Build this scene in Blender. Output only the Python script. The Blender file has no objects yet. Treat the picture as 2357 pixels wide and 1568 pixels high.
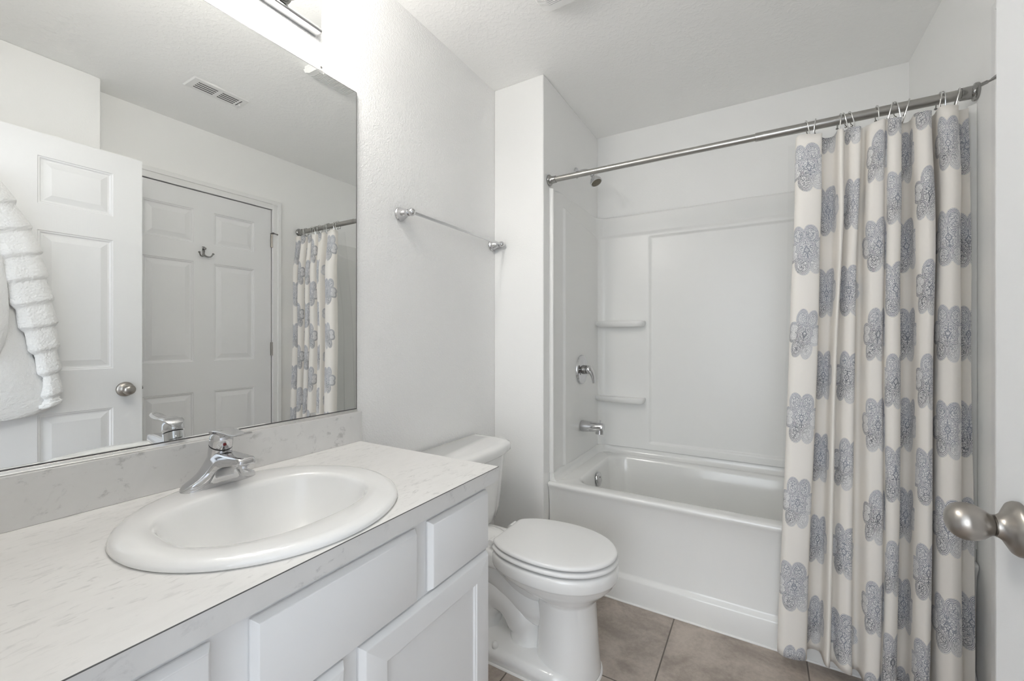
import bpy, bmesh, math, random
from mathutils import Vector, Matrix
random.seed(7)
PI = math.pi
scene = bpy.context.scene
COL = scene.collection

# ------------------------------------------------------------------ camera, world, lights, exposure
cam_d = bpy.data.cameras.new('camera'); cam = bpy.data.objects.new('camera', cam_d); COL.objects.link(cam)
cam_d.sensor_width = 36.0
cam_d.lens = 36.0 * 972.2 / 2357.0
cam_d.shift_y = -7.0 / 2357.0
cam_d.clip_start = 0.01
cam.location = (0, 0, 1.175)
cam.rotation_euler = (PI / 2, 0, 0.5333)
scene.camera = cam

vs = scene.view_settings
vs.view_transform = 'Standard'; vs.look = 'None'; vs.gamma = 1.0; vs.use_curve_mapping = False
EXPOSURE = 1.22
vs.exposure = EXPOSURE
scene.cycles.diffuse_bounces = 9
scene.cycles.max_bounces = 11
scene.cycles.transparent_max_bounces = 8
scene.cycles.use_light_tree = False
scene.cycles.adaptive_threshold = 0.05
scene.cycles.sample_clamp_indirect = 6.0
scene.cycles.caustics_reflective = False
scene.cycles.caustics_refractive = False

world = bpy.data.worlds.new('world'); scene.world = world; world.use_nodes = True
world.node_tree.nodes['Background'].inputs[0].default_value = (0.72, 0.86, 1.0, 1)
world.node_tree.nodes['Background'].inputs[1].default_value = 1.6

def area(name, loc, rot, sx, sy, power, color):
    d = bpy.data.lights.new(name, 'AREA'); d.shape = 'RECTANGLE'; d.size = sx; d.size_y = sy
    d.energy = power; d.color = color
    o = bpy.data.objects.new(name, d); COL.objects.link(o); o.location = loc; o.rotation_euler = rot
    return o
HALL_POWER = 22.0
BULB = 25.5
# added broad cool fill light in the unseen hall behind the camera; the vanity bulbs are built below
area('hall_fill', (-0.05, -2.36, 1.25), (PI / 2, 0, 0), 2.2, 2.2, HALL_POWER, (0.90, 0.95, 1.0))

# ------------------------------------------------------------------ measurements of the room (metres)
WX = -1.179          # left wall
MX = -1.1731         # mirror face
RX = 0.583           # right wall
JX = 0.428           # right wall where it steps in beside the entry
JY = 0.755
BY = 2.595           # back wall
SY = 1.819           # face of the short wall beside the tub
SX = -0.899          # side of that wall
FY = 0.03            # inner face of front wall
CZ = 2.44

# ------------------------------------------------------------------ node helpers
class N:
    """scalar expression made of math nodes"""
    def __init__(s, nt, out): s.nt = nt; s.o = out
    @staticmethod
    def m(nt, op, *a, clamp=False):
        n = nt.nodes.new('ShaderNodeMath'); n.operation = op; n.use_clamp = clamp
        for i, v in enumerate(a):
            if isinstance(v, N): nt.links.new(v.o, n.inputs[i])
            else: n.inputs[i].default_value = v
        return N(nt, n.outputs[0])
    def __add__(s, b): return N.m(s.nt, 'ADD', s, b)
    def __sub__(s, b): return N.m(s.nt, 'SUBTRACT', s, b)
    def __mul__(s, b): return N.m(s.nt, 'MULTIPLY', s, b)
    def __truediv__(s, b): return N.m(s.nt, 'DIVIDE', s, b)
    __radd__ = __add__; __rmul__ = __mul__
    def rsub(s, a): return N.m(s.nt, 'SUBTRACT', a, s)
    def f(s, op, *a, **k): return N.m(s.nt, op, s, *a, **k)
    def gt(s, b): return s.f('GREATER_THAN', b)
    def lt(s, b): return s.f('LESS_THAN', b)
    def ss(s, a, b):
        n = s.nt.nodes.new('ShaderNodeMapRange'); n.interpolation_type = 'SMOOTHSTEP'
        s.nt.links.new(s.o, n.inputs[0]); n.inputs[1].default_value = a; n.inputs[2].default_value = b
        return N(s.nt, n.outputs[0])

MATS = {}
def mat(name, color=(.8, .8, .8), rough=.5, metal=0.0, coat=0.0, spec=.5):
    m = bpy.data.materials.new(name); m.use_nodes = True
    b = m.node_tree.nodes['Principled BSDF']
    b.inputs['Base Color'].default_value = (*color, 1)
    b.inputs['Roughness'].default_value = rough
    b.inputs['Metallic'].default_value = metal
    b.inputs['Specular IOR Level'].default_value = spec
    if coat: b.inputs['Coat Weight'].default_value = coat; b.inputs['Coat Roughness'].default_value = .05
    MATS[name] = m
    return m
def nodes(m): return m.node_tree, m.node_tree.nodes['Principled BSDF']
def objcoord(nt):
    return nt.nodes.new('ShaderNodeTexCoord').outputs['Object']
def mapping(nt, vec, scale=(1, 1, 1), rot=(0, 0, 0), loc=(0, 0, 0)):
    n = nt.nodes.new('ShaderNodeMapping'); nt.links.new(vec, n.inputs[0])
    n.inputs['Scale'].default_value = scale; n.inputs['Rotation'].default_value = rot; n.inputs['Location'].default_value = loc
    return n.outputs[0]
def noise(nt, vec, scale, detail=2.0, rough=.5, dist=0.0):
    n = nt.nodes.new('ShaderNodeTexNoise'); nt.links.new(vec, n.inputs['Vector'])
    n.inputs['Scale'].default_value = scale; n.inputs['Detail'].default_value = detail
    n.inputs['Roughness'].default_value = rough; n.inputs['Distortion'].default_value = dist
    return N(nt, n.outputs[0])
def bump(nt, b, h, strength=.3, dist=.001):
    n = nt.nodes.new('ShaderNodeBump'); n.inputs['Strength'].default_value = strength; n.inputs['Distance'].default_value = dist
    nt.links.new(h.o, n.inputs['Height']); nt.links.new(n.outputs[0], b.inputs['Normal'])
def mix(nt, fac, a, b):
    n = nt.nodes.new('ShaderNodeMix'); n.data_type = 'RGBA'
    nt.links.new(fac.o, n.inputs['Factor'])
    for v, k in ((a, 6), (b, 7)):
        if isinstance(v, tuple): n.inputs[k].default_value = (*v, 1)
        else: nt.links.new(v, n.inputs[k])
    return n.outputs[2]

# painted surfaces
def wallpaint(name, color, scale, strength, dist, rough=.55, sharp=(.42, .62)):
    m = mat(name, color, rough); nt, b = nodes(m); c = objcoord(nt)
    h = noise(nt, c, scale, 2.5, .55, .35).ss(*sharp)
    bump(nt, b, h, strength, dist); return m
wallpaint('wall_paint', (.90, .90, .895), 165, .45, .0018)
wallpaint('ceiling_paint', (.94, .94, .93), 60, .24, .0022, .7, (.44, .64))
wallpaint('smooth_paint', (.90, .90, .89), 160, .12, .001, .5)
wallpaint('hall_paint', (.78, .80, .83), 120, .1, .001)
m = mat('door_paint', (.83, .835, .84), .38); nt, b = nodes(m)
c = mapping(nt, objcoord(nt), (60, 60, 3)); bump(nt, b, noise(nt, c, 4, 4, .6, .8), .12, .001)
m = mat('cabinet_paint', (.80, .805, .81), .35)
m = mat('trim_paint', (.84, .84, .835), .32)
m = mat('plastic_white', (.82, .82, .81), .4)
mat('dark_gap', (.05, .05, .05), .8)
mat('porcelain', (.86, .86, .85), .09, coat=.4)
m = mat('acrylic', (.82, .82, .805), .16, coat=.2)
mat('surround_acrylic', (.84, .84, .825), .28, spec=.35)
mat('seat_plastic', (.85, .85, .845), .2)
mat('caulk', (.85, .84, .82), .5)
mat('chrome', (.62, .62, .63), .06, 1.0)
mat('dark_chrome', (.36, .355, .345), .12, 1.0)
mat('nickel', (.40, .375, .345), .30, 1.0)
mat('rod_steel', (.44, .43, .41), .28, 1.0)
mat('wire_steel', (.68, .68, .67), .15, 1.0)
mat('mirror_glass', (.915, .925, .915), 0.0, 1.0)
mat('red_dot', (.22, .02, .02), .3)
mat('rubber', (.03, .03, .03), .6)
mat('nozzle', (.16, .14, .10), .4)
mat('bright_metal', (.92, .92, .91), .18, 1.0)
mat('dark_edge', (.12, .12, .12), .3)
m = mat('clear_plastic', (.95, .95, .95), .1); nt, b = nodes(m)
b.inputs['Transmission Weight'].default_value = .8; b.inputs['Alpha'].default_value = .55

# globe bulbs: these are the lamps
m = mat('bulb_glow', (1, 1, 1), .3); nt, b = nodes(m)
b.inputs['Emission Color'].default_value = (1.0, .965, .91, 1); b.inputs['Emission Strength'].default_value = BULB

# laminate marble
def marble(name, along, base, vein, amount):
    m = mat(name, base, .32); nt, b = nodes(m); c = objcoord(nt)
    if along:
        cc = mapping(nt, c, (64, 21, 30), (0, 0, .30)); n1 = noise(nt, cc, 1.6, 4, .62, .6)
        n2 = noise(nt, mapping(nt, c, (2.2, 1.2, 2)), 2.0, 3)
        f = n1.ss(.53, .70) * n2.ss(.33, .60)
        col = mix(nt, f * amount, base, vein)
        soft = noise(nt, cc, .7, 2).ss(.35, .7)
        col = mix(nt, soft * .25, col, tuple(v * .9 for v in base))
    else:
        n1 = noise(nt, mapping(nt, c, (1, .8, 1), (.5, .3, .2)), 30, 6, .68, .5)
        n2 = noise(nt, c, 6, 3)
        f = n1.ss(.54, .68) * n2.ss(.36, .58)
        col = mix(nt, f * amount, base, vein)
        soft = noise(nt, c, 9, 4, .6, .8).ss(.3, .75)
        col = mix(nt, soft * .35, col, tuple(v * .84 for v in base))
    nt.links.new(col, b.inputs['Base Color']); return m
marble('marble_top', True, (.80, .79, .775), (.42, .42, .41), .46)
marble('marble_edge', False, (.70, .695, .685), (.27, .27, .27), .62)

# floor tile
m = mat('floor_tile', (.4, .36, .33), .38); nt, b = nodes(m); c = objcoord(nt)
sp = nt.nodes.new('ShaderNodeSeparateXYZ'); nt.links.new(c, sp.inputs[0])
T = .4555
def joint(o, off):
    x = (N(nt, o) - off) / T
    fr = x.f('FRACT'); return fr.f('MINIMUM', fr.rsub(1.0)) * T, x.f('FLOOR')
jx, ix = joint(sp.outputs[0], -.3135); jy, iy = joint(sp.outputs[1], 1.4245)
jd = jx.f('MINIMUM', jy)
grout = jd.ss(.0016, .0030)
cell = ix * 17.3 + iy * 5.7
cmb = nt.nodes.new('ShaderNodeCombineXYZ'); nt.links.new(cell.o, cmb.inputs[2])
va = nt.nodes.new('ShaderNodeVectorMath'); va.operation = 'ADD'; nt.links.new(c, va.inputs[0]); nt.links.new(cmb.outputs[0], va.inputs[1])
n1 = noise(nt, va.outputs[0], 5.5, 6, .62, .7); n2 = noise(nt, va.outputs[0], 60, 4, .7)
tone = (n1 * .8 + n2 * .28).ss(.36, .76)
colr = mix(nt, tone, (.29, .246, .211), (.53, .462, .405))
col = mix(nt, grout, (.135, .112, .095), colr)
nt.links.new(col, b.inputs['Base Color'])
bump(nt, b, grout + n2 * .12, .5, .0015)

# robe plush
m = mat('plush', (.86, .86, .855), .95); nt, b = nodes(m); c = objcoord(nt)
b.inputs['Sheen Weight'].default_value = .4
bump(nt, b, noise(nt, c, 260, 4, .7), .6, .004)

# clear liner
m = bpy.data.materials.new('liner_vinyl'); m.use_nodes = True; MATS['liner_vinyl'] = m; nt = m.node_tree; nt.nodes.clear()
out = nt.nodes.new('ShaderNodeOutputMaterial'); tr = nt.nodes.new('ShaderNodeBsdfTransparent'); gl = nt.nodes.new('ShaderNodeBsdfGlossy')
gl.inputs['Roughness'].default_value = .08; tr.inputs[0].default_value = (.985, .988, .988, 1)
mx = nt.nodes.new('ShaderNodeMixShader'); lw = nt.nodes.new('ShaderNodeLayerWeight')
fac = N(nt, lw.outputs['Facing']).f('POWER', 3.5) * .38 + .035
nt.links.new(fac.o, mx.inputs[0]); nt.links.new(tr.outputs[0], mx.inputs[1]); nt.links.new(gl.outputs[0], mx.inputs[2])
nt.links.new(mx.outputs[0], out.inputs[0])

# printed curtain cloth: uv.x is cloth width in pattern columns, uv.y is height in metres
m = mat('curtain_cloth', (.80, .76, .70), .9); nt, b = nodes(m)
uv = nt.nodes.new('ShaderNodeUVMap'); uv.uv_map = 'cloth'
sp = nt.nodes.new('ShaderNodeSeparateXYZ'); nt.links.new(uv.outputs[0], sp.inputs[0])
U = N(nt, sp.outputs[0]); V = N(nt, sp.outputs[1])
PITCH, ROW = .215, .2945
colid = (U + .5).f('FLOOR')
def is_col(k):
    n = N.m(nt, 'COMPARE', colid, float(k), .3); return n
par = (is_col(1) + is_col(2) + is_col(4) + is_col(6)).f('MINIMUM', 1.0)     # columns dropped by half a row
rv = (V - .011) / ROW + par.rsub(1.0) * .5
rowid = rv.f('FLOOR')
wob = nt.nodes.new('ShaderNodeTexWhiteNoise'); wob.noise_dimensions = '2D'
cw = nt.nodes.new('ShaderNodeCombineXYZ'); nt.links.new(colid.o, cw.inputs[0]); nt.links.new(rowid.o, cw.inputs[1]); nt.links.new(cw.outputs[0], wob.inputs[0])
rnd = N(nt, wob.outputs[0])
p = (U + .5 - colid - .5) * PITCH
q = (rv - rowid - .5) * ROW
ang = (rnd - .5) * .34
ca, sa = ang.f('COSINE'), ang.f('SINE')
p, q = (p * ca - q * sa) * (rnd * .5 + 1.12), (p * sa + q * ca) / .93
ap, aq = p.f('ABSOLUTE'), q.f('ABSOLUTE')
def dist(x, cx, y, cy, sx, sy):
    dx = (x - cx) / sx; dy = (y - cy) / sy
    return (dx * dx + dy * dy).f('SQRT')
# lobes as normalised radii: side lobes and top/bottom pairs
ls = dist(ap, .0515, aq, .014, .034, .026)
lt = dist(ap, .0225 , aq, .056, .0265, .038)
core = dist(ap, .0, q, 0, .034, .046)
dm = ls.f('MINIMUM', lt)
d0 = dm.f('MINIMUM', core)
inside = d0.lt(1.0)
nz = nt.nodes.new('ShaderNodeCombineXYZ'); nt.links.new(ap.o, nz.inputs[0]); nt.links.new(q.o, nz.inputs[1]); nt.links.new(rnd.o, nz.inputs[2])
dirt = noise(nt, nz.outputs[0], 420, 2, .6)
ringzone = dm.gt(.60) * core.gt(.70)
stripe = ((dm + (dirt - .5) * .08) * (2 * PI / .122)).f('SINE').gt(-.10)
vo = nt.nodes.new('ShaderNodeTexVoronoi'); vo.feature = 'DISTANCE_TO_EDGE'; vo.inputs['Scale'].default_value = 120; nt.links.new(nz.outputs[0], vo.inputs['Vector'])
lace = N(nt, vo.outputs[0]).lt(.06)
vo2 = nt.nodes.new('ShaderNodeTexVoronoi'); vo2.feature = 'F1'; vo2.inputs['Scale'].default_value = 120; nt.links.new(nz.outputs[0], vo2.inputs['Vector'])
dots = (N(nt, vo2.outputs['Distance']) * (2 * PI / .34)).f('SINE').gt(.35) * dirt.gt(.40)
band = ap.lt(.034)
dia = ap + aq * .62
diamond = (dia.gt(.0075) * dia.lt(.0105)).f('MAXIMUM', ap.lt(.0011) * aq.lt(.046) * aq.gt(.014))
inner = (lace.f('MAXIMUM', dots) * (band * .45 + .36)).f('MAXIMUM', diamond * .9)
ink = ringzone * stripe * .92 + ringzone.rsub(1.0) * inner
big = noise(nt, mapping(nt, uv.outputs[0], (3.2, 9.0, 1)), 1.0, 2, .5)
dark = (p * -4.0 - q * 5.0 + (big - .5) * 1.2 + (dirt - .5) * .5 + (rnd - .5) * .3).ss(-.05, .42)
inkcol = mix(nt, dark, (.20, .22, .275), (.030, .035, .058))
pale = (p - q + (big - .5) * .10).ss(.035, .10)
amount = ink * inside * (pale.rsub(1.0) * .55 + .45)
base = mix(nt, inside * .7, (.83, .80, .755), (.765, .77, .785))
weave = noise(nt, mapping(nt, uv.outputs[0], (400, 900, 1)), 1.0, 1)
col = mix(nt, amount, base, inkcol)
nt.links.new(col, b.inputs['Base Color'])
bump(nt, b, weave, .15, .0006)

# ------------------------------------------------------------------ mesh helpers
def new_obj(name, bm, material, parent=None, smooth=True, bevel=0, seg=2, sub=0, angle=40, recalc=True):
    if recalc: bmesh.ops.recalc_face_normals(bm, faces=bm.faces)
    me = bpy.data.meshes.new(name); bm.to_mesh(me); bm.free()
    mats = material if isinstance(material, (list, tuple)) else [material]
    for k in mats: me.materials.append(MATS[k])
    o = bpy.data.objects.new(name, me); COL.objects.link(o)
    if smooth:
        for pl in me.polygons: pl.use_smooth = True
        if not bevel and not sub:
            me.set_sharp_from_angle(angle=math.radians(angle))
    if bevel:
        md = o.modifiers.new('bevel', 'BEVEL'); md.width = bevel; md.segments = seg; md.limit_method = 'ANGLE'; md.angle_limit = math.radians(35)
        md.harden_normals = True
    if sub:
        md = o.modifiers.new('sub', 'SUBSURF'); md.levels = sub; md.render_levels = sub
    if parent is not None:
        o.parent = parent
        o.matrix_parent_inverse = Matrix.Translation(-parent.location)
    return o
def root(name, loc, label, cat, group=None):
    o = bpy.data.objects.new(name, None); COL.objects.link(o); o.location = loc; o.empty_display_size = .05
    o['label'] = label; o['category'] = cat
    if group: o['group'] = group
    return o
def tag(o, label, cat, group=None):
    o['label'] = label; o['category'] = cat
    if group: o['group'] = group
    return o
def struct(o, label=None):
    o['kind'] = 'structure'
    if label: o['label'] = label
    return o
def box(bm, x0, x1, y0, y1, z0, z1):
    v = [bm.verts.new((x, y, z)) for x in (x0, x1) for y in (y0, y1) for z in (z0, z1)]
    for f in ((0, 1, 3, 2), (4, 6, 7, 5), (0, 4, 5, 1), (2, 3, 7, 6), (0, 2, 6, 4), (1, 5, 7, 3)):
        bm.faces.new([v[i] for i in f])
def boxes(*bs):
    bm = bmesh.new()
    for q in bs: box(bm, *q)
    return bm
def loft(bm, rings, cap0=True, cap1=True, closed=True):
    vr = [[bm.verts.new(p) for p in r] for r in rings]
    n = len(vr[0])
    for a, b2 in zip(vr[:-1], vr[1:]):
        for i in range(n if closed else n - 1):
            j = (i + 1) % n
            try: bm.faces.new((a[i], a[j], b2[j], b2[i]))
            except ValueError: pass
    if cap0: bm.faces.new(vr[0])
    if cap1: bm.faces.new(list(reversed(vr[-1])))
    return vr
def frame(d):
    d = Vector(d).normalized()
    u = d.cross(Vector((0, 0, 1)))
    if u.length < 1e-4: u = Vector((1, 0, 0))
    u.normalize(); return d, u, d.cross(u).normalized()
def tube(bm, pts, rad, n=12, caps=True):
    pts = [Vector(p) for p in pts]; rs = rad if isinstance(rad, (list, tuple)) else [rad] * len(pts)
    rings = []; pu = None
    for i, p in enumerate(pts):
        d = (pts[min(i + 1, len(pts) - 1)] - pts[max(i - 1, 0)]).normalized()
        if pu is None: _, u, _w = frame(d)
        else:
            u = pu - d * pu.dot(d); u.normalize()
        w = d.cross(u); pu = u
        rings.append([p + (u * math.cos(2 * PI * k / n) + w * math.sin(2 * PI * k / n)) * rs[i] for k in range(n)])
    loft(bm, rings, caps, caps)
def lathe(bm, origin, axis, prof, n=32, cap0=True, cap1=True):
    """prof: (distance along axis, radius)"""
    o = Vector(origin); d, u, w = frame(axis)
    rings = [[o + d * t + (u * math.cos(2 * PI * k / n) + w * math.sin(2 * PI * k / n)) * max(r, 1e-4) for k in range(n)] for t, r in prof]
    loft(bm, rings, cap0, cap1)
def catmull(pts, per=8, closed=False):
    P = [Vector(p) for p in pts]; n = len(P); out = []
    for i in range(n if closed else n - 1):
        if closed: a, b2, c, d = P[(i - 1) % n], P[i], P[(i + 1) % n], P[(i + 2) % n]
        else: a, b2, c, d = P[max(i - 1, 0)], P[i], P[i + 1], P[min(i + 2, n - 1)]
        for k in range(per):
            t = k / per
            out.append(.5 * ((2 * b2) + (c - a) * t + (2 * a - 5 * b2 + 4 * c - d) * t * t + (3 * b2 - a - 3 * c + d) * t ** 3))
    if not closed: out.append(P[-1])
    return out
def rrect(x0, x1, y0, y1, r, z, nc=8):
    """rounded rectangle ring, ccw; the straight sides are split too"""
    r = min(r, (x1 - x0) / 2 - 1e-4, (y1 - y0) / 2 - 1e-4); out = []
    cs = [(x1 - r, y1 - r, 0), (x0 + r, y1 - r, PI / 2), (x0 + r, y0 + r, PI), (x1 - r, y0 + r, 1.5 * PI)]
    for cx, cy, a in cs:
        for k in range(nc + 1):
            t = a + PI / 2 * k / nc
            out.append(Vector((cx + r * math.cos(t), cy + r * math.sin(t), z)))
    return out
def sstep(a, b2, x):
    t = max(0, min(1, (x - a) / (b2 - a))); return t * t * (3 - 2 * t)
def heightfield(bm, us, vs_, fn):
    g = [[bm.verts.new(fn(u, v)) for v in vs_] for u in us]
    for i in range(len(us) - 1):
        for j in range(len(vs_) - 1):
            bm.faces.new((g[i][j], g[i + 1][j], g[i + 1][j + 1], g[i][j + 1]))
    return g
def lin(a, b2, n): return [a + (b2 - a) * i / n for i in range(n + 1)]

# ------------------------------------------------------------------ the room
struct(new_obj('floor', boxes((-1.35, 1.25, -2.5, 2.75, -.1, 0)), 'floor_tile', smooth=False))
struct(new_obj('ceiling', boxes((-1.35, 1.25, -2.5, 2.75, CZ, CZ + .1)), 'ceiling_paint', smooth=False))
struct(new_obj('wall_left', boxes((WX - .12, WX, -.09, 2.72, 0, CZ)), 'wall_paint', smooth=False))
struct(new_obj('wall_alcove', boxes((WX, SX, SY, BY, 0, CZ)), 'smooth_paint', smooth=False, bevel=.006))
struct(new_obj('wall_back', boxes((WX, RX + .12, BY, BY + .12, 0, CZ)), 'smooth_paint', smooth=False))
DY0, DY1, DZ = .850, 1.668, 2.052      # linen door opening in right wall
struct(new_obj('wall_right', boxes((RX, RX + .12, JY, DY0 - .015, 0, CZ), (RX, RX + .12, DY1 + .015, BY, 0, CZ),
       (RX, RX + .12, DY0 - .015, DY1 + .015, DZ + .015, CZ), (RX + .09, RX + .12, DY0 - .015, DY1 + .015, 0, DZ + .015)), 'smooth_paint', smooth=False))
struct(new_obj('wall_entry', boxes((JX, RX + .12, FY, JY, 0, CZ)), 'smooth_paint', smooth=False, bevel=.006))
EX0, EX1 = -.535, .330                 # entry opening
struct(new_obj('wall_front', boxes((WX, EX0, -.09, FY, 0, CZ), (EX1, RX + .12, -.09, FY, 0, CZ), (EX0, EX1, -.09, FY, 2.07, CZ)), 'wall_paint', smooth=False))
struct(new_obj('wall_hall', boxes((-1.35, -1.30, -2.5, -.09, 0, CZ), (1.20, 1.25, -2.5, -.09, 0, CZ),
       (-1.30, 1.20, -2.5, -2.4, 0, CZ)), 'hall_paint', smooth=False))

def casing(name, pts_boxes, label=None):
    return struct(new_obj(name, boxes(*pts_boxes), 'trim_paint', bevel=.004), label)
# casing round the linen door: flat inner band and thicker outer band
co, ci = .072, .010
casing('trim_1', [
    (RX - .011, RX, DY1 + ci, DY1 + co, 0, DZ + co), (RX - .017, RX - .009, DY1 + co - .028, DY1 + co, 0, DZ + co),
    (RX - .011, RX, DY0 - co, DY0 - ci, 0, DZ + co), (RX - .017, RX - .009, DY0 - co, DY0 - co + .028, 0, DZ + co),
    (RX - .0112, RX, DY0 - ci - .001, DY1 + ci + .001, DZ + ci, DZ + co), (RX - .0172, RX - .009, DY0 - co + .02, DY1 + co - .02, DZ + co - .028, DZ + co)])
casing('trim_2', [
    (EX0 - .0, EX0 + .018, -.09, FY, 0, 2.07), (EX1 - .018, EX1, -.09, FY, 0, 2.07), (EX0 + .018, EX1 - .018, -.09, FY, 2.052, 2.07),
    (EX0 - .055, EX0 + .008, FY, FY + .012, 0, 2.12), (EX0 + .008, EX1 - .008, FY, FY + .012, 2.06, 2.12), (EX1 - .008, JX - .001, FY, FY + .012, 0, 2.12)])
def baseboard(name, *bs): struct(new_obj(name, boxes(*bs), 'trim_paint', bevel=.003))
baseboard('baseboard_left', (WX, WX + .012, .97, SY, 0, .083))
baseboard('baseboard_alcove', (WX + .0125, SX, SY - .012, SY, 0, .083))
baseboard('baseboard_right', (RX - .012, RX, DY1 + co + .001, 1.853, 0, .083))

# ------------------------------------------------------------------ six panel doors
def panel_door_bm(xf, thick, y0, y1, z0, z1, ycols, zrows):
    """door slab whose -x face at xf carries raised panels"""
    bm = bmesh.new()
    ys = sorted([y0, y1] + [v for c in ycols for v in c]); zs = sorted([z0, z1] + [v for r in zrows for v in r])
    g = {(i, j): bm.verts.new((xf, y, z)) for i, y in enumerate(ys) for j, z in enumerate(zs)}
    for i in range(len(ys) - 1):
        for j in range(len(zs) - 1):
            a = [g[i, j], g[i + 1, j], g[i + 1, j + 1], g[i, j + 1]]
            if any(abs(ys[i] - c[0]) < 1e-6 for c in ycols) and any(abs(zs[j] - r[0]) < 1e-6 for r in zrows):
                prev = a
                for ins, dep in ((.003, .004), (.007, .004), (.012, .0095), (.018, .0095), (.043, .003)):
                    cur = [bm.verts.new((xf + dep, ys[i] + ins, zs[j] + ins)), bm.verts.new((xf + dep, ys[i + 1] - ins, zs[j] + ins)),
                           bm.verts.new((xf + dep, ys[i + 1] - ins, zs[j + 1] - ins)), bm.verts.new((xf + dep, ys[i] + ins, zs[j + 1] - ins))]
                    for k in range(4): bm.faces.new((prev[k], prev[(k + 1) % 4], cur[(k + 1) % 4], cur[k]))
                    prev = cur
                bm.faces.new(prev)
            else: bm.faces.new(a)
    xb = xf + thick
    n, mm = len(ys) - 1, len(zs) - 1
    border = [g[i, 0] for i in range(n + 1)] + [g[n, j] for j in range(1, mm + 1)] + [g[i, mm] for i in range(n - 1, -1, -1)] + [g[0, j] for j in range(mm - 1, 0, -1)]
    back = [bm.verts.new((xb, v.co.y, v.co.z)) for v in border]
    for k in range(len(border)): bm.faces.new((border[k], border[(k + 1) % len(border)], back[(k + 1) % len(border)], back[k]))
    bm.faces.new(list(reversed(back)))
    return bm
ZR = [(.215, .845), (1.030, 1.633), (1.745, 1.948)]
EDX = .288
d1 = struct(new_obj('door_1', panel_door_bm(EDX, .035, .056, .868, .012, 2.045, [(.166, .408), (.517, .760)], ZR), 'door_paint', smooth=False),
            'white six panel entry door standing open, robe hanging on it')
KY, KZ = .803, .927
bm = bmesh.new(); lathe(bm, (EDX, KY, KZ), (-1, 0, 0), [(0, .0345), (.004, .0345), (.0075, .0325), (.012, .025), (.016, .018), (.0205, .0145), (.0235, .0138)], 40)
ro = new_obj('rosette', bm, 'nickel', d1, angle=60)
bm = bmesh.new(); lathe(bm, (EDX, KY, KZ), (-1, 0, 0), [(.0230, .0118), (.0246, .0118), (.0248, .0135), (.0275, .0142), (.0305, .0165), (.035, .0200), (.041, .0229), (.047, .0243), (.0525, .0243), (.058, .0230), (.063, .0203), (.067, .0163), (.0697, .0110), (.0710, .0050), (.0713, .0003)], 48)
new_obj('door_knob', bm, 'nickel', d1, angle=70)
bm = bmesh.new(); lathe(bm, (EDX - .0085, KY - .0105, KZ - .0215), (-1, -.12, -.25), [(0, .0032), (.0022, .0032)], 16); new_obj('privacy_hole', bm, 'dark_gap', ro)
new_obj('latch_plate', boxes((EDX + .006, EDX + .029, .866, .8695, KZ - .028, KZ + .028)), 'nickel', d1)
bm = bmesh.new(); lathe(bm, (EDX + .017, .868, KZ), (0, 1, 0), [(0, .008), (.007, .008)], 16); new_obj('latch_bolt', bm, 'dark_chrome', d1)

d2 = struct(new_obj('door_2', panel_door_bm(RX + .003, .035, DY0 - .005, DY1 + .006, .012, DZ + .0065, [(.967, 1.2107), (1.3205, 1.563)], ZR), 'door_paint', smooth=False),
            'closed white six panel linen closet door')
for z in (1.845, 1.096, .22):
    bm = boxes((RX - .004, RX + .002, DY1 + .002, DY1 + .016, z - .045, z + .045))
    lathe(bm, (RX - .007, DY1 + .008, z - .046), (0, 0, 1), [(0, .0055), (.092, .0055)], 12)
    h = new_obj('hinge', bm, 'nickel', d2)
    if z > 1.8:
        bm = bmesh.new()
        y0 = DY1 + .008
        box(bm, RX - .020, RX - .003, y0 - .010, y0 + .010, z + .047, z + .051)
        tube(bm, [(RX - .008, y0, z + .049), (RX - .026, y0 + .008, z + .047), (RX - .042, y0 + .011, z + .042)], .0033, 10)
        tube(bm, [(RX - .008, y0 - .004, z + .052), (RX - .022, y0 + .001, z + .054), (RX - .033, y0 + .010, z + .047)], .003, 8)
        tube(bm, [(RX - .040, y0 + .011, z + .043), (RX - .052, y0 + .013, z + .039)], .0050, 10)
        new_obj('door_stop', bm, 'dark_chrome', h)

# double hook on the linen door
hy, hz = 1.262, 1.690
r = root('coat_hook', (RX, hy, hz), 'small chrome double coat hook on the closed linen closet door', 'hook')
bm = boxes((RX - .001, RX + .0035, hy - .008, hy + .008, hz - .018, hz + .040)); new_obj('back_plate', bm, 'dark_chrome', r, bevel=.002)
bm = bmesh.new(); tube(bm, [(RX, hy, hz + .03), (RX - .016, hy, hz + .026)], .006, 12); lathe(bm, (RX - .016, hy, hz + .026), (-1, 0, -.2), [(0, .007), (.003, .0075), (.006, .005), (.007, .001)], 14); new_obj('centre_peg', bm, 'dark_chrome', r)
for s in (-1, 1):
    bm = bmesh.new(); tube(bm, catmull([(RX, hy, hz - .004), (RX - .012, hy + s * .010, hz - .020), (RX - .026, hy + s * .026, hz - .022), (RX - .034, hy + s * .036, hz - .006)], 6), .0042, 10)
    lathe(bm, (RX - .034, hy + s * .036, hz - .008), (-.3, s * .3, 1), [(0, .002), (.003, .0065), (.007, .0065), (.010, .002)], 12)
    new_obj('prong', bm, 'dark_chrome', r)

# ------------------------------------------------------------------ robe on the entry door (seen in the mirror)
bm = boxes((EDX - .0035, EDX - .0002, .287, .313, 1.77, 1.83))
tube(bm, catmull([(EDX - .003, .30, 1.79), (EDX - .020, .30, 1.778), (EDX - .034, .30, 1.785), (EDX - .036, .30, 1.805)], 5), .0045, 10)
new_obj('robe_hook', bm, 'plastic_white', d1)

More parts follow.
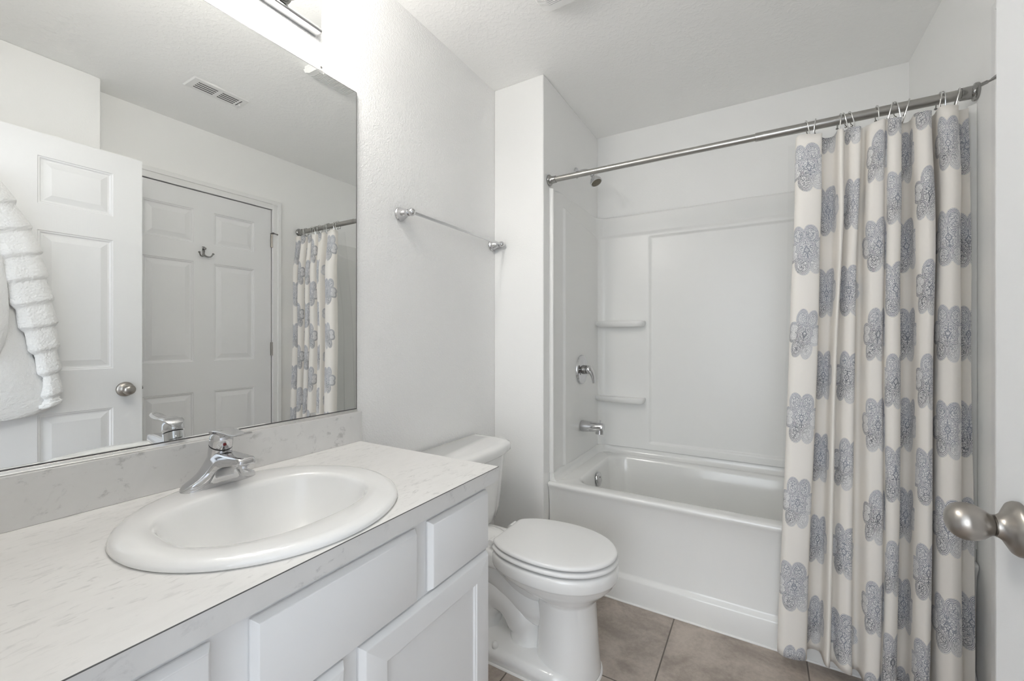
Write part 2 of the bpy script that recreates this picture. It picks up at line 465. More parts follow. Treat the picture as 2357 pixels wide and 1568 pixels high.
r = root('bathrobe', (.24, .30, 1.80), 'white plush bathrobe with ribbed sleeve hanging on the open entry door', 'bathrobe')
fuzz_tex = bpy.data.textures.new('fuzz', 'CLOUDS'); fuzz_tex.noise_scale = .007; fuzz_tex.noise_depth = 2
def fuzz(o):
    md = o.modifiers.new('sub', 'SUBSURF'); md.levels = 2; md.render_levels = 2
    md = o.modifiers.new('fuzz', 'DISPLACE'); md.texture = fuzz_tex; md.strength = .0038; md.texture_coords = 'GLOBAL'
def yz_ring(cy, cz, cx, hw, hx, n=48, wav=0.0, ph=0.0, tiltz=0.0):
    return [Vector((cx + hx * math.cos(a) * (1 + wav * math.sin(5 * a + ph)), cy + hw * math.sin(a) * (1 + .25 * wav * math.sin(4 * a + ph)), cz + tiltz * math.sin(a))) for a in [2 * PI * k / n for k in range(n)]]
bm = bmesh.new(); rings = []
prof = catmull([(.275, .030, 1.83), (.285, .10, 1.76), (.28, .145, 1.62), (.275, .152, 1.42), (.285, .175, 1.23), (.30, .20, 1.08), (.315, .225, .97), (.32, .240, .905), (.32, .236, .875), (.31, .205, .852), (.31, .15, .842)], 7)
for i, q in enumerate(prof):
    t = i / (len(prof) - 1)
    rings.append(yz_ring(q.x, q.z, .2655, q.y, .0195, 60, .16 * sstep(0, .3, t), 1 + 3 * t))
loft(bm, rings); fuzz(new_obj('robe_body', bm, 'plush', r, angle=180))
bm = bmesh.new(); rings = []
prof = catmull([(.340, .040, 1.835), (.356, .055, 1.79), (.418, .060, 1.64), (.453, .060, 1.55), (.482, .059, 1.40), (.514, .051, 1.23), (.539, .034, 1.076), (.551, .027, .99), (.552, .027, .93), (.549, .030, .895), (.545, .024, .880)], 26)
for i, q in enumerate(prof):
    t = i / (len(prof) - 1)
    fr_ = (q.z / .097 + .55) % 1.0; saw = (1 - fr_) * sstep(0, .22, fr_) * 1.35
    rib = .0085 * (saw - .5) * sstep(.02, .08, t) * (1 - sstep(.80, .90, t)) + (.004 if .88 < t < .96 else 0)
    rings.append(yz_ring(q.x, q.z, .250, q.y + rib * 1.3, .020 + rib + .006 * (1 - t), 44, .05, 4 * t, .30 * q.y))
loft(bm, rings); fuzz(new_obj('sleeve', bm, 'plush', r, angle=180))
bm = bmesh.new(); rings = []
prof = catmull([(.30, .020, 1.80), (.335, .045, 1.66), (.365, .050, 1.50), (.375, .054, 1.36), (.372, .056, 1.22), (.365, .046, 1.12), (.36, .020, 1.09)], 9)
for i, q in enumerate(prof): rings.append(yz_ring(q.x, q.z, .243, q.y, .020, 40, .12, i * .22))
loft(bm, rings); fuzz(new_obj('collar', bm, 'plush', r, angle=180))

# ------------------------------------------------------------------ vanity cabinet
VY0, VY1 = .040, .9385
VF = -.635; FR = .018
r = root('vanity_cabinet', (-.9, .49, 0), 'white painted bathroom vanity cabinet below the marble countertop', 'cabinet')
CBX = WX + .0008
new_obj('cabinet_body', boxes((CBX, VF - .019, VY0, VY0 + .016, 0, .7893), (CBX, VF - .019, VY1 - .016, VY1, .10, .7893), (CBX, VF - .06, VY1 - .016, VY1, 0, .10),
    (CBX, VF - .019, VY0 + .016, VY1 - .016, .10, .116), (CBX, CBX + .006, VY0 + .016, VY1 - .016, .116, .60), (VF - .076, VF - .06, VY0 + .016, VY1 - .016, 0, .10)), 'cabinet_paint', r, smooth=False)
new_obj('face_frame', boxes((VF - .019, VF, VY0, VY0 + .04, .10, .7893), (VF - .019, VF, VY1 - .04, VY1, .10, .7893), (VF - .019, VF, VY0 + .04, VY1 - .04, .745, .7893),
    (VF - .019, VF, VY0 + .04, VY1 - .04, .585, .650), (VF - .019, VF, VY0 + .04, VY1 - .04, .10, .145), (VF - .019, VF, .46, .54, .145, .585), (VF - .019, VF, .255, .36, .650, .745), (VF - .019, VF, .64, .72, .650, .745)), 'cabinet_paint', r, smooth=False)
for y in (.06, .73): new_obj('drawer_box', boxes((VF - .3, VF - .019, y, y + .19, .655, .74)), 'cabinet_paint', r, smooth=False)
def slab_front(y0, y1, z0, z1):
    bm = bmesh.new(); b2 = .0085
    def ring(x, i): return [Vector((x, y0 + i, z0 + i)), Vector((x, y1 - i, z0 + i)), Vector((x, y1 - i, z1 - i)), Vector((x, y0 + i, z1 - i))]
    loft(bm, [ring(VF + .0005, .001), ring(VF + .006, 0), ring(VF + FR - .001, b2 - .0015), ring(VF + FR, b2 + .001)])
    return bm
for y0, y1, nm in ((.702, .931, 'drawer_front'), (.0505, .2795, 'drawer_front'), (.329, .664, 'false_front')):
    new_obj(nm, slab_front(y0, y1, .618, .772), 'cabinet_paint', r, bevel=.0012)
def shaker(y0, y1, z0, z1, st=.058):
    bm = bmesh.new()
    def ring(x, i): return [Vector((x, y0 + i, z0 + i)), Vector((x, y1 - i, z0 + i)), Vector((x, y1 - i, z1 - i)), Vector((x, y0 + i, z1 - i))]
    loft(bm, [ring(VF + .0005, .001), ring(VF + .006, 0), ring(VF + FR - .001, .007), ring(VF + FR, .009), ring(VF + FR, st), ring(VF + FR - .003, st + .0015), ring(VF + FR - .003, st + .004), ring(VF + FR - .008, st + .007)])
    return bm
for y0, y1 in ((.518, .931), (.0505, .486)):
    new_obj('door', shaker(y0, y1, .125, .612), 'cabinet_paint', r, bevel=.0008)

# countertop with a round hole for the sink
CY0, CY1, CX1, CT = .032, .963, -.610, .827
CX0 = WX + .0005
SC = Vector((-.862, .496)); SR = .247
bm = bmesh.new()
n = 96; hole = .225
def rect_pt(a):
    dx, dy = math.cos(a), math.sin(a); ts = []
    if dx > 1e-9: ts.append((CX1 - SC.x) / dx)
    if dx < -1e-9: ts.append((CX0 - SC.x) / dx)
    if dy > 1e-9: ts.append((CY1 - SC.y) / dy)
    if dy < -1e-9: ts.append((CY0 - SC.y) / dy)
    t = min(ts); return SC.x + dx * t, SC.y + dy * t
angs = sorted([2 * PI * i / n for i in range(n)] + [math.atan2(y - SC.y, x - SC.x) % (2 * PI) for x in (CX0, CX1) for y in (CY0, CY1)])
inn = [(SC.x + hole * math.cos(a), SC.y + hole * math.sin(a)) for a in angs]; outr = [rect_pt(a) for a in angs]
N_ = len(angs)
ti = [bm.verts.new((x, y, CT)) for x, y in inn]; to = [bm.verts.new((x, y, CT)) for x, y in outr]
bi = [bm.verts.new((x, y, CT - .037)) for x, y in inn]; bo = [bm.verts.new((x, y, CT - .037)) for x, y in outr]
for i in range(N_):
    j = (i + 1) % N_
    for f, mi in (((ti[i], to[i], to[j], ti[j]), 0), ((to[i], bo[i], bo[j], to[j]), 1), ((bo[i], bi[i], bi[j], bo[j]), 0), ((bi[i], ti[i], ti[j], bi[j]), 0)):
        bm.faces.new(f).material_index = mi
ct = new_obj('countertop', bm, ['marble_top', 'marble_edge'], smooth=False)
tag(ct, 'white marble pattern laminate countertop with round sink set in it', 'countertop')
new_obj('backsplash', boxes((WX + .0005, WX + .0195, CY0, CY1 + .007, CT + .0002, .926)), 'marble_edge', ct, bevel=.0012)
new_obj('laminate_seam', boxes((CX1 - .0006, CX1 + .0004, CY0, CY1 + .0003, CT - .0012, CT + .0003)), 'dark_edge', ct, smooth=False)

# ------------------------------------------------------------------ sink
r = root('sink', (SC.x, SC.y, CT), 'white round drop-in bathroom sink in the marble countertop', 'sink')
bm = bmesh.new(); rings = []; n = 96
def circ(rad, z, cx=SC.x, cy=SC.y): return [Vector((cx + rad * math.cos(2 * PI * k / n), cy + rad * math.sin(2 * PI * k / n), z)) for k in range(n)]
def sup(rx, ry, z, cx=-.846, cy=.490, e=2.35):
    out = []
    for k in range(n):
        a = 2 * PI * k / n; c, s = math.cos(a), math.sin(a)
        ex = e + (.5 if c < 0 else 0)
        d = (abs(c / rx) ** ex + abs(s / ry) ** ex) ** (-1 / ex)
        out.append(Vector((cx + c * d, cy + s * d, z)))
    return out
def mixr(a, b2, t, z): return [Vector((p.x * (1 - t) + q.x * t, p.y * (1 - t) + q.y * t, z)) for p, q in zip(a, b2)]
rings += [circ(.215, CT - .03), circ(.2235, CT + .0006), circ(SR - .003, CT + .0006), circ(SR, CT + .004), circ(SR - .0025, CT + .010), circ(SR - .010, CT + .0155), circ(SR - .020, CT + .0175)]
inner = sup(.150, .182, CT)
rings += [mixr(circ(SR - .02, 0), inner, .5, CT + .0182), mixr(circ(SR - .02, 0), inner, .88, CT + .0168), sup(.1515, .1835, CT + .0150), sup(.1480, .1800, CT + .0115), sup(.1450, .1765, CT + .0040), sup(.1415, .1725, CT - .010), sup(.135, .165, CT - .032),
          sup(.124, .152, CT - .060), sup(.107, .133, CT - .088, e=2.2), sup(.082, .103, CT - .108, e=2.1), sup(.05, .062, CT - .119, e=2), sup(.028, .030, CT - .122, e=2)]
loft(bm, rings, False, False)
new_obj('basin', bm, 'porcelain', r, angle=180)
bm = bmesh.new(); lathe(bm, (-.846, .49, CT - .121), (0, 0, 1), [(0, .031), (.002, .031), (.003, .026), (.001, .022), (.001, .018), (.005, .017), (.007, .010), (.0075, .001)], 32); new_obj('drain', bm, 'chrome', r)

# ------------------------------------------------------------------ faucet
FX, FYc, FZ = -1.060, .4885, CT + .0178
r = root('faucet', (FX, FYc, FZ), 'chrome single handle faucet on the round white sink', 'faucet')
half = [(.0, .0745, .119, .0575, .0235), (.008, .0745, .119, .0575, .0235), (.0145, .0740, .1185, .0575, .0235), (.0172, .0725, .116, .0572, .0235), (.0184, .0695, .110, .0565, .0235), (.0194, .0670, .085, .0545, .0235), (.0208, .0640, .058, .049, .0235), (.0230, .0595, .040, .041, .0236),
        (.0265, .0525, .0310, .031, .0238), (.031, .0440, .0275, .020, .0240), (.038, .0335, .0250, .010, .0240), (.047, .0250, .0240, .006, .0236), (.057, .0185, .0222, .004, .0220), (.066, .0135, .0185, .003, .0185), (.0725, .0085, .0120, .002, .0120), (.0755, .0035, .0035, .001, .0035)]
secs = [(-y, h, L, zu, w) for y, h, L, zu, w in reversed(half[1:])] + half
bm = bmesh.new(); rings = []
for y, hh, L, zu, w in secs:
    sec = [(-w, 0.0), (-w * .98, hh * .35), (-w * .90, hh * .65), (-w * .74, hh * .86), (-w * .45, hh * .97), (0, hh)]
    for f in (.25, .5, .72, .88): sec.append((L * f, hh * (1 + .0 * f)))
    sec += [(L * .955, hh * .985), (L * .99, hh * .93), (L, hh - (hh - zu) * .45), (L * .995, zu + (hh - zu) * .12), (L * .97, zu)]
    xw = min(w, L)
    for f in (.75, .5, .28, .12): sec.append((xw + (L * .97 - xw) * f, zu * (1 - .30 * (1 - f) ** 2.2)))
    sec += [(xw, zu * .52), (xw, zu * .25), (xw, 0)]
    rings.append([Vector((FX + x, FYc + y, FZ + z)) for x, z in sec])
loft(bm, rings); new_obj('base_and_spout', bm, 'chrome', r, angle=42)
CXs, CZs, TL = FX + .001, .0865, .42
def colring(z, rad, n=40, tilt=0.0, dx=0.0):
    out = []
    for k in range(n):
        a = 2 * PI * k / n; x = rad * math.cos(a)
        out.append(Vector((FX - .006 + .20 * (z - .03) + x + dx, FYc + rad * math.sin(a), FZ + z - tilt * x)))
    return out
bm = bmesh.new(); loft(bm, [colring(.030, .0242), colring(.050, .0236), colring(.068, .0230, tilt=.2), colring(CZs, .0227, tilt=TL)]); new_obj('body', bm, 'chrome', r, angle=60)
bm = bmesh.new(); loft(bm, [colring(CZs - .001, .0206, tilt=TL), colring(CZs + .0035, .0206, tilt=TL)]); new_obj('gasket', bm, 'rubber', r)
bm = bmesh.new(); loft(bm, [colring(CZs + .0022, .0222, tilt=TL), colring(CZs + .0030, .0229, tilt=TL), colring(.100, .0230, tilt=.22), colring(.107, .0226, tilt=.12), colring(.1125, .0206, tilt=.05), colring(.1165, .0165, tilt=.02), colring(.1190, .0105), colring(.1200, .0040), colring(.1202, .0003)])
h = new_obj('handle', bm, 'chrome', r, angle=60)
bm = bmesh.new(); lathe(bm, (FX + .1, FYc, FZ + .0590), (.06, 0, -1), [(0, .0135), (.003, .0135), (.004, .0120), (.009, .0120), (.009, .0095), (.006, .0090)], 28); new_obj('aerator', bm, 'chrome', r)
bm = bmesh.new(); rings = []
pts = [(FX - .0165, .106, .0060, .0020), (FX - .0125, .112, .0150, .0030), (FX - .004, .1175, .0205, .0035), (FX + .010, .1215, .0220, .0038), (FX + .030, .1225, .0215, .0036), (FX + .052, .1208, .0195, .0034), (FX + .074, .1190, .0175, .0032), (FX + .094, .1200, .0165, .0030), (FX + .110, .1240, .0145, .0028), (FX + .119, .1270, .0085, .0020)]
for x, z, w, t in pts:
    rings.append([Vector((x, FYc + w * math.cos(a), FZ + z + (t if math.sin(a) > 0 else t * .8) * math.copysign(abs(math.sin(a)) ** .7, math.sin(a)) - .0)) for a in [2 * PI * k / 24 for k in range(24)]])
loft(bm, rings); new_obj('lever', bm, 'chrome', h, angle=60)
bm = bmesh.new(); rings = []
for x, zt, zb, w in ((FX + .016, .120, .098, .0145), (FX + .028, .121, .1065, .0125), (FX + .040, .1212, .1135, .0085), (FX + .050, .1205, .1175, .004)):
    rings.append([Vector((x, FYc + s * w, FZ + z)) for s, z in ((-1, zb), (1, zb), (1, zt), (-1, zt))])
loft(bm, rings); new_obj('lever_web', bm, 'chrome', h, bevel=.002)
bm = bmesh.new(); lathe(bm, (FX + .0285, FYc - .0035, FZ + .0925), (1, -.15, -.2), [(0, .0034), (.0030, .0034), (.0036, .0024)], 18); new_obj('hot_mark', bm, 'red_dot', h)

# ------------------------------------------------------------------ mirror
r = root('mirror', (MX, .5, 1.46), 'large frameless wall mirror above the marble backsplash', 'mirror')
new_obj('mirror_glass', boxes((WX + .0006, MX, .042, .957, .9325, 1.9985)), 'mirror_glass', r, smooth=False)
new_obj('glass_edge_lip_shade', boxes((WX + .0006, MX + .0004, .957, .9592, .9325, 1.9985), (WX + .0006, MX + .0002, .042, .957, 1.9985, 2.0000), (MX + .0001, MX + .0004, .042, .957, .9345, .9372)), 'dark_edge', r, smooth=False)  # side and top glass edges; bottom strip paints shade between channel lip and glass
new_obj('bottom_channel', boxes((WX + .0006, WX + .0105, .042, .9592, .9262, .9285), (MX + .0006, MX + .0028, .042, .9592, .9262, .9345)), 'bright_metal', r, bevel=.0004)
for y, z in ((.797, .936), (.8236, 2.001)):
    up = z > 1.5
    new_obj('clip', boxes((MX + .0004, MX + .0035, y - .010, y + .010, z - (.010 if up else .003), z + (.014 if up else .010))), 'clear_plastic', r, bevel=.0015)
    if up:
        bm = bmesh.new(); lathe(bm, (MX + .003, y, z + .008), (1, 0, 0), [(0, .0035), (.0015, .003)], 14); new_obj('screw', bm, 'dark_chrome', r)

# ------------------------------------------------------------------ vanity light
LY, LZ0, LZ1 = .49, 2.098, 2.215
r = root('vanity_light', (WX, LY, 2.15), 'chrome vanity light bar with round globe bulbs above the mirror', 'wall light')
new_obj('back_plate', boxes((WX, WX + .030, LY - .318, LY + .318, LZ0 + .006, LZ1 - .006)), 'mirror_glass', r, bevel=.001)
bm = bmesh.new()
for z, s in ((LZ0 + .006, -1), (LZ1 - .006, 1)):
    rings = []
    for y in (LY - .318, LY + .318):
        rings.append([Vector((WX, y, z)), Vector((WX + .031, y, z + s * -.007))] + [Vector((WX + .031 + .004 * math.sin(a), y, z - s * .004 + s * .010 * (1 - math.cos(a)) / 2 * 1.0)) for a in [PI * k / 6 for k in range(1, 6)]] + [Vector((WX + .030, y, z + s * .006)), Vector((WX, y, z + s * .006))])
    loft(bm, rings)
new_obj('rail', bm, 'chrome', r, angle=50)
for dy in (-.2, 0, .2):
    y = LY + dy; z = 2.150
    bm = bmesh.new(); lathe(bm, (WX + .030, y, z), (1, 0, 0), [(0, .024), (.004, .030), (.012, .033), (.022, .034), (.030, .0325), (.030, .031), (.045, .0285), (.060, .0265), (.062, .024)], 36)
    so = new_obj('socket', bm, 'dark_chrome', r, angle=50)
    bm = bmesh.new(); R0 = .0475
    lathe(bm, (WX + .088, y, z), (1, 0, 0), [(0, .014), (.006, .018)] + [(.006 + R0 * .93 - R0 * math.cos(a), R0 * math.sin(a)) for a in [PI * (.13 + .87 * k / 16) for k in range(17)]], 32)
    new_obj('bulb', bm, 'bulb_glow', r, angle=180)

# ------------------------------------------------------------------ towel bar
r = root('towel_bar', (WX, 1.47, 1.64), 'chrome towel bar on the textured wall above the toilet', 'towel bar')
for y in (1.161, 1.792):
    bm = bmesh.new(); lathe(bm, (WX, y, 1.641), (1, 0, 0), [(0, .0265), (.004, .0265), (.006, .0245), (.008, .0235), (.014, .0225), (.024, .0190), (.034, .0150), (.040, .0125), (.043, .0130), (.047, .0130)], 32)
    p = new_obj('post', bm, 'chrome', r, angle=45)
    bm = bmesh.new(); lathe(bm, (WX + .047, y, 1.641), (1, 0, 0), [(.0, .0105)] + [(.0135 - .0150 * math.cos(a), .0150 * math.sin(a)) for a in [PI * (.2 + .8 * k / 10) for k in range(11)]], 24); new_obj('ball', bm, 'chrome', p, angle=180)
bm = bmesh.new(); lathe(bm, (WX + .0605, 1.170, 1.641), (0, 1, 0), [(0, .0060), (.613, .0060)], 20); new_obj('bar', bm, 'chrome', r)

# ------------------------------------------------------------------ toilet
TC = 1.408
r = root('toilet', (-.75, TC, 0), 'white two piece toilet with closed lid between vanity and bathtub', 'toilet')
def outline(z, k=1.0, dx=0, back=None):
    hw = [(-.858, .062), (-.857, .098), (-.835, .122), (-.79, .147), (-.73, .163), (-.665, .1695), (-.60, .1665), (-.54, .152), (-.485, .122), (-.448, .083), (-.427, .042)]
    pts = [(x, w) for x, w in hw] + [(-.4205, 0)] + [(x, -w) for x, w in reversed(hw)] + [(-.8585, 0)]
    ps = catmull([(x, w, 0) for x, w in pts], 5, True)
    cx = -.62
    out = []
    for p_ in ps:
        x = cx + (p_.x - cx) * k + dx; y = p_.y * k
        if back is not None and p_.x < cx: x = cx + (p_.x - cx) / (cx + .8585) * (cx - back)
        out.append(Vector((x, TC + y, z)))
    return out
# bowl: rim band, belly, neck into the front column
bm = bmesh.new(); rings = []
for z, k in ((.3895, .90), (.3895, .965), (.3865, .985), (.381, .998), (.370, 1.002), (.350, .997), (.3445, .990), (.3415, .962), (.339, .952)):
    rings.append(outline(z, k))
def ell(z, cx, rx, ry): 
    ref = outline(z)
    out = []
    for p_ in ref:
        a = math.atan2((p_.y - TC) / .17, (p_.x + .64) / .22)
        out.append(Vector((cx + rx * math.cos(a), TC + ry * math.sin(a), z)))
    return out
def mixo(z, t, k, cx, rx, ry): return [a * (1 - t) + b2 * t for a, b2 in zip(outline(z, k), ell(z, cx, rx, ry))]
rings += [mixo(.325, .12, .94, -.62, .17, .14), mixo(.305, .32, .88, -.62, .15, .125), mixo(.288, .58, .82, -.62, .135, .115), mixo(.274, .85, .75, -.61, .125, .110),
          ell(.264, -.605, .110, .1005), ell(.252, -.603, .1045, .0985), ell(.18, -.600, .106, .1015), ell(.10, -.598, .1085, .107), ell(.045, -.598, .113, .114), ell(.012, -.598, .1165, .1185), ell(.0005, -.598, .1165, .1185)]
loft(bm, rings)
bowl = new_obj('bowl', bm, 'porcelain', r, angle=180)
# base flange with trapway bulges
bm = bmesh.new(); 
loft(bm, [rrect(-1.02, -.52, TC - .137, TC + .137, .10, .0005), rrect(-1.02, -.52, TC - .137, TC + .137, .10, .034), rrect(-1.014, -.526, TC - .131, TC + .131, .095, .045), rrect(-1.0, -.54, TC - .112, TC + .112, .08, .052)])
tube(bm, catmull([(-.66, TC, .27), (-.74, TC, .255), (-.82, TC, .285), (-.90, TC, .345), (-.97, TC, .345)], 6), [.066] * 25, 24)
tube(bm, catmull([(-.62, TC, .205), (-.70, TC, .185), (-.79, TC, .215), (-.88, TC, .27), (-.96, TC, .29)], 6), [.072] * 25, 24)
tube(bm, catmull([(-.755, TC, .02), (-.765, TC, .11), (-.82, TC, .18), (-.90, TC, .19), (-.96, TC, .12), (-.97, TC, .02)], 6), [.070] * 6 + [.078] * 25, 24)
new_obj('trapway_base', bm, 'porcelain', r, angle=180)
bm = boxes((-1.12, -.83, TC - .105, TC + .105, .315, .384)); new_obj('tank_shelf', bm, 'porcelain', r, bevel=.02, seg=4)
for s in (-1, 1):
    bm = bmesh.new(); lathe(bm, (-.835, TC + s * .114, .047), (0, 0, 1), [(0, .0125), (.012, .0118), (.019, .0085), (.022, .001)], 20); new_obj('bolt_cap', bm, 'plastic_white', r, angle=180)
    bm = bmesh.new(); tube(bm, [(-.870, TC + s * .075 - .02, .409), (-.870, TC + s * .075 + .02, .409)], .011, 16); new_obj('seat_hinge', bm, 'seat_plastic', r)
bm = bmesh.new(); loft(bm, [outline(.3965, .90), outline(.3965, .955), outline(.3985, .985), outline(.4025, 1.002), outline(.4065, 1.000), outline(.4105, .985), outline(.4125, .955), outline(.4125, .90)]); new_obj('seat', bm, 'seat_plastic', r, angle=180)
bm = bmesh.new(); loft(bm, [outline(.4185, .90), outline(.4185, .945), outline(.4205, .975), outline(.4240, .986), outline(.4285, .982), outline(.4320, .962), outline(.4335, .935), outline(.4345, .90), outline(.4365, .6), outline(.437, .2)]); new_obj('lid', bm, 'seat_plastic', r, angle=180)
def tank_ring(z, hw, xf, xb=-1.160):
    ps = [(xb, hw - .012), (xb + .012, hw), (xb + .09, hw), (xf - .06, hw - .006), (xf - .026, hw - .030), (xf - .012, hw - .075), (xf, hw * .35), (xf, -hw * .35), (xf - .012, -hw + .075), (xf - .026, -hw + .030), (xf - .06, -hw + .006), (xb + .09, -hw), (xb + .012, -hw), (xb, -hw + .012), (xb, -hw * .3), (xb, hw * .3)]
    return [Vector((p_.x, TC + .006 + p_.y, z)) for p_ in catmull([(a, b2, 0) for a, b2 in ps], 8, True)]
bm = bmesh.new(); loft(bm, [tank_ring(.384, .150, -1.01), tank_ring(.388, .172, -.99), tank_ring(.40, .186, -.978), tank_ring(.44, .195, -.972), tank_ring(.55, .206, -.964), tank_ring(.67, .215, -.957), tank_ring(.678, .215, -.957)]); new_obj('tank', bm, 'porcelain', r, angle=60)
bm = bmesh.new(); loft(bm, [tank_ring(.6785, .222, -.948), tank_ring(.6765, .2285, -.940), tank_ring(.681, .2325, -.936), tank_ring(.703, .2335, -.935), tank_ring(.713, .230, -.939), tank_ring(.719, .221, -.950), tank_ring(.7215, .200, -.972)]); new_obj('tank_lid', bm, 'porcelain', r, angle=180)
bm = bmesh.new(); loft(bm, [rrect(-1.026, -.514, TC - .143, TC + .143, .106, .0003), rrect(-1.024, -.516, TC - .141, TC + .141, .104, .005), rrect(-1.018, -.522, TC - .135, TC + .135, .098, .006)])
loft(bm, [ell(.0003, -.598, .1225, .1245), ell(.005, -.598, .1205, .1225), ell(.006, -.598, .115, .117)]); new_obj('caulk_bead', bm, 'caulk', r)

# ------------------------------------------------------------------ bathtub
TX0, TX1, TY0, TY1, TZ = SX + .002, RX - .002, 1.868, BY - .002, .470
r = root('bathtub', (-.16, 2.23, 0), 'white acrylic alcove bathtub under the shower', 'bathtub')
bm = bmesh.new()
R_ = lambda y0, z, rr=.004, e=0: rrect(TX0 + e, TX1 - e, y0, TY1, rr, z, 10)
ib = lambda i, z, rr: rrect(-.782 + i, .478 - i * 1.6, 1.930 + i, 2.520 - i, rr, z, 10)
rings = [R_(TY0, .0005), R_(TY0, .100), R_(TY0 + .003, .106), R_(TY0 + .014, .116), R_(TY0 + .017, .124), R_(TY0 + .010, .36), R_(TY0 + .004, .43), R_(TY0 - .004, .446), R_(TY0 - .0085, .456), R_(TY0 - .0075, .465), R_(TY0 - .002, .4695, .006), R_(TY0 + .008, TZ + .001, .01),
         ib(-.008, TZ - .001, .085), ib(-.002, TZ - .003, .09), ib(.004, TZ - .010, .095), ib(.009, TZ - .025, .10), ib(.020, .36, .10), ib(.038, .24, .11), ib(.055, .15, .12), ib(.075, .10, .13), ib(.110, .078, .12), ib(.2, .07, .08)]
loft(bm, rings); tub = new_obj('tub_shell', bm, 'acrylic', r, angle=50)
# coved upstand along the three walls
bm = bmesh.new()
path = [(TX0, 1.885, 0), (TX0, TY1 - .10, 0)] + [(TX0 + .10 - .10 * math.cos(a), TY1 - .10 + .10 * math.sin(a), 0) for a in [PI / 2 * k / 8 for k in range(1, 9)]] + [(TX1 - .10, TY1, 0)] + [(TX1 - .10 + .10 * math.sin(a), TY1 - .10 + .10 * math.cos(a), 0) for a in [PI / 2 * k / 8 for k in range(1, 9)]] + [(TX1, 1.885, 0)]
prof = [(0, -.004), (.046, -.004), (.036, .003), (.028, .010), (.0235, .020), (.022, .036), (.019, .0395), (0, .0395)]
rings = []
for i, p_ in enumerate(path):
    a = Vector(path[max(i - 1, 0)]); b2 = Vector(path[min(i + 1, len(path) - 1)]); d = (b2 - a).normalized(); inn_ = Vector((d.y, -d.x, 0))
    rings.append([Vector(p_) + inn_ * o_ + Vector((0, 0, TZ + h_)) for o_, h_ in prof])
loft(bm, rings); new_obj('wall_flange', bm, 'acrylic', r, angle=60)
bm = bmesh.new(); lathe(bm, (-.7640, 2.215, .405), (1, 0, .10), [(0, .0375), (.004, .0375), (.009, .035), (.011, .031), (.0125, .015), (.013, .0005)], 36); ov = new_obj('overflow_plate', bm, 'chrome', r, angle=45)
bm = bmesh.new(); lathe(bm, (-.7515, 2.215, .418), (1, 0, .10), [(0, .0042), (.002, .0038)], 14); new_obj('overflow_screw', bm, 'dark_chrome', ov)
bm = bmesh.new(); tube(bm, [(TX0 + .005, TY0 - .002, .003), (TX1 - .005, TY0 - .002, .003)], .0045, 8); new_obj('caulk_bead', bm, 'caulk', r)

# ------------------------------------------------------------------ tub surround
r = root('tub_surround', (-.16, 2.4, .51), 'glossy white moulded shower surround on the walls around the bathtub', 'shower surround')
S0, S1 = .5100, 1.925
def fil(d, rr): 
    return rr - math.sqrt(max(0, rr * rr - (rr - d) ** 2)) if d < rr else 0
def back_off(x, z):
    o = .014
    colm = max(sstep(-.556, -.572, x) if False else 1 - sstep(-.578, -.556, x), sstep(.240, .262, x))
    body = 1 - sstep(1.785, 1.812, z)
    panel = (1 - colm) * sstep(.545, .560, z) * (1 - sstep(1.762, 1.778, z))
    o += .016 * body - .010 * panel
    o += .004 * sstep(1.912, 1.920, z)
    o += max(fil(x - SX - .012, .055), fil(RX - .012 - x, .055))
    if z > 1.915: o *= 1 - .8 * sstep(1.919, 1.925, z)
    return o
bm = bmesh.new()
xs_ = sorted(set(lin(SX + .0098, SX + .09, 16) + lin(SX + .09, -.59, 12) + lin(-.59, -.545, 14) + lin(-.545, .23, 22) + lin(.23, .27, 12) + lin(.27, RX - .09, 8) + lin(RX - .09, RX - .0098, 16)))
zs_ = sorted(set(lin(S0, .54, 3) + lin(.54, .565, 8) + lin(.565, 1.755, 40) + lin(1.755, 1.82, 24) + lin(1.82, 1.905, 6) + lin(1.905, S1, 12)))
g = heightfield(bm, xs_, zs_, lambda x, z: (x, BY - .0005 - back_off(x, z), z))
new_obj('back_panel', bm, 'surround_acrylic', r, angle=180)
def side_off(y, z):
    o = .010 + .010 * (1 - sstep(1.898, 1.906, y))
    if y < 1.890: o *= math.sqrt(max(0.0, 1 - ((1.890 - y) / .008) ** 2))
    ztop = 1.856 - .062 * (y - 2.035) / .56
    o += .010 * sstep(2.022, 2.042, y) * (1 - sstep(ztop - .014, ztop, z))
    zt_ = 1.906 + .013 * sstep(1.93, 1.99, y)
    if z > zt_: o *= 1 - .9 * sstep(zt_, zt_ + .006, z)
    return o
ys_ = sorted(set(lin(1.882, 1.91, 18) + lin(1.91, 2.015, 6) + lin(2.015, 2.05, 14) + lin(2.05, BY - .001, 26)))
S2 = S1
zs2 = sorted(set(lin(S0, 1.77, 40) + lin(1.77, 1.90, 30) + lin(1.90, S2, 14)))
for sx, s in ((SX + .0005, 1), (RX - .0005, -1)):
    bm = bmesh.new(); heightfield(bm, ys_, zs2, lambda y, z: (sx + s * side_off(y, z), y, min(z, 1.9145 + .0105 * sstep(1.93, 1.99, y)))); new_obj('side_panel', bm, 'surround_acrylic', r, angle=180)
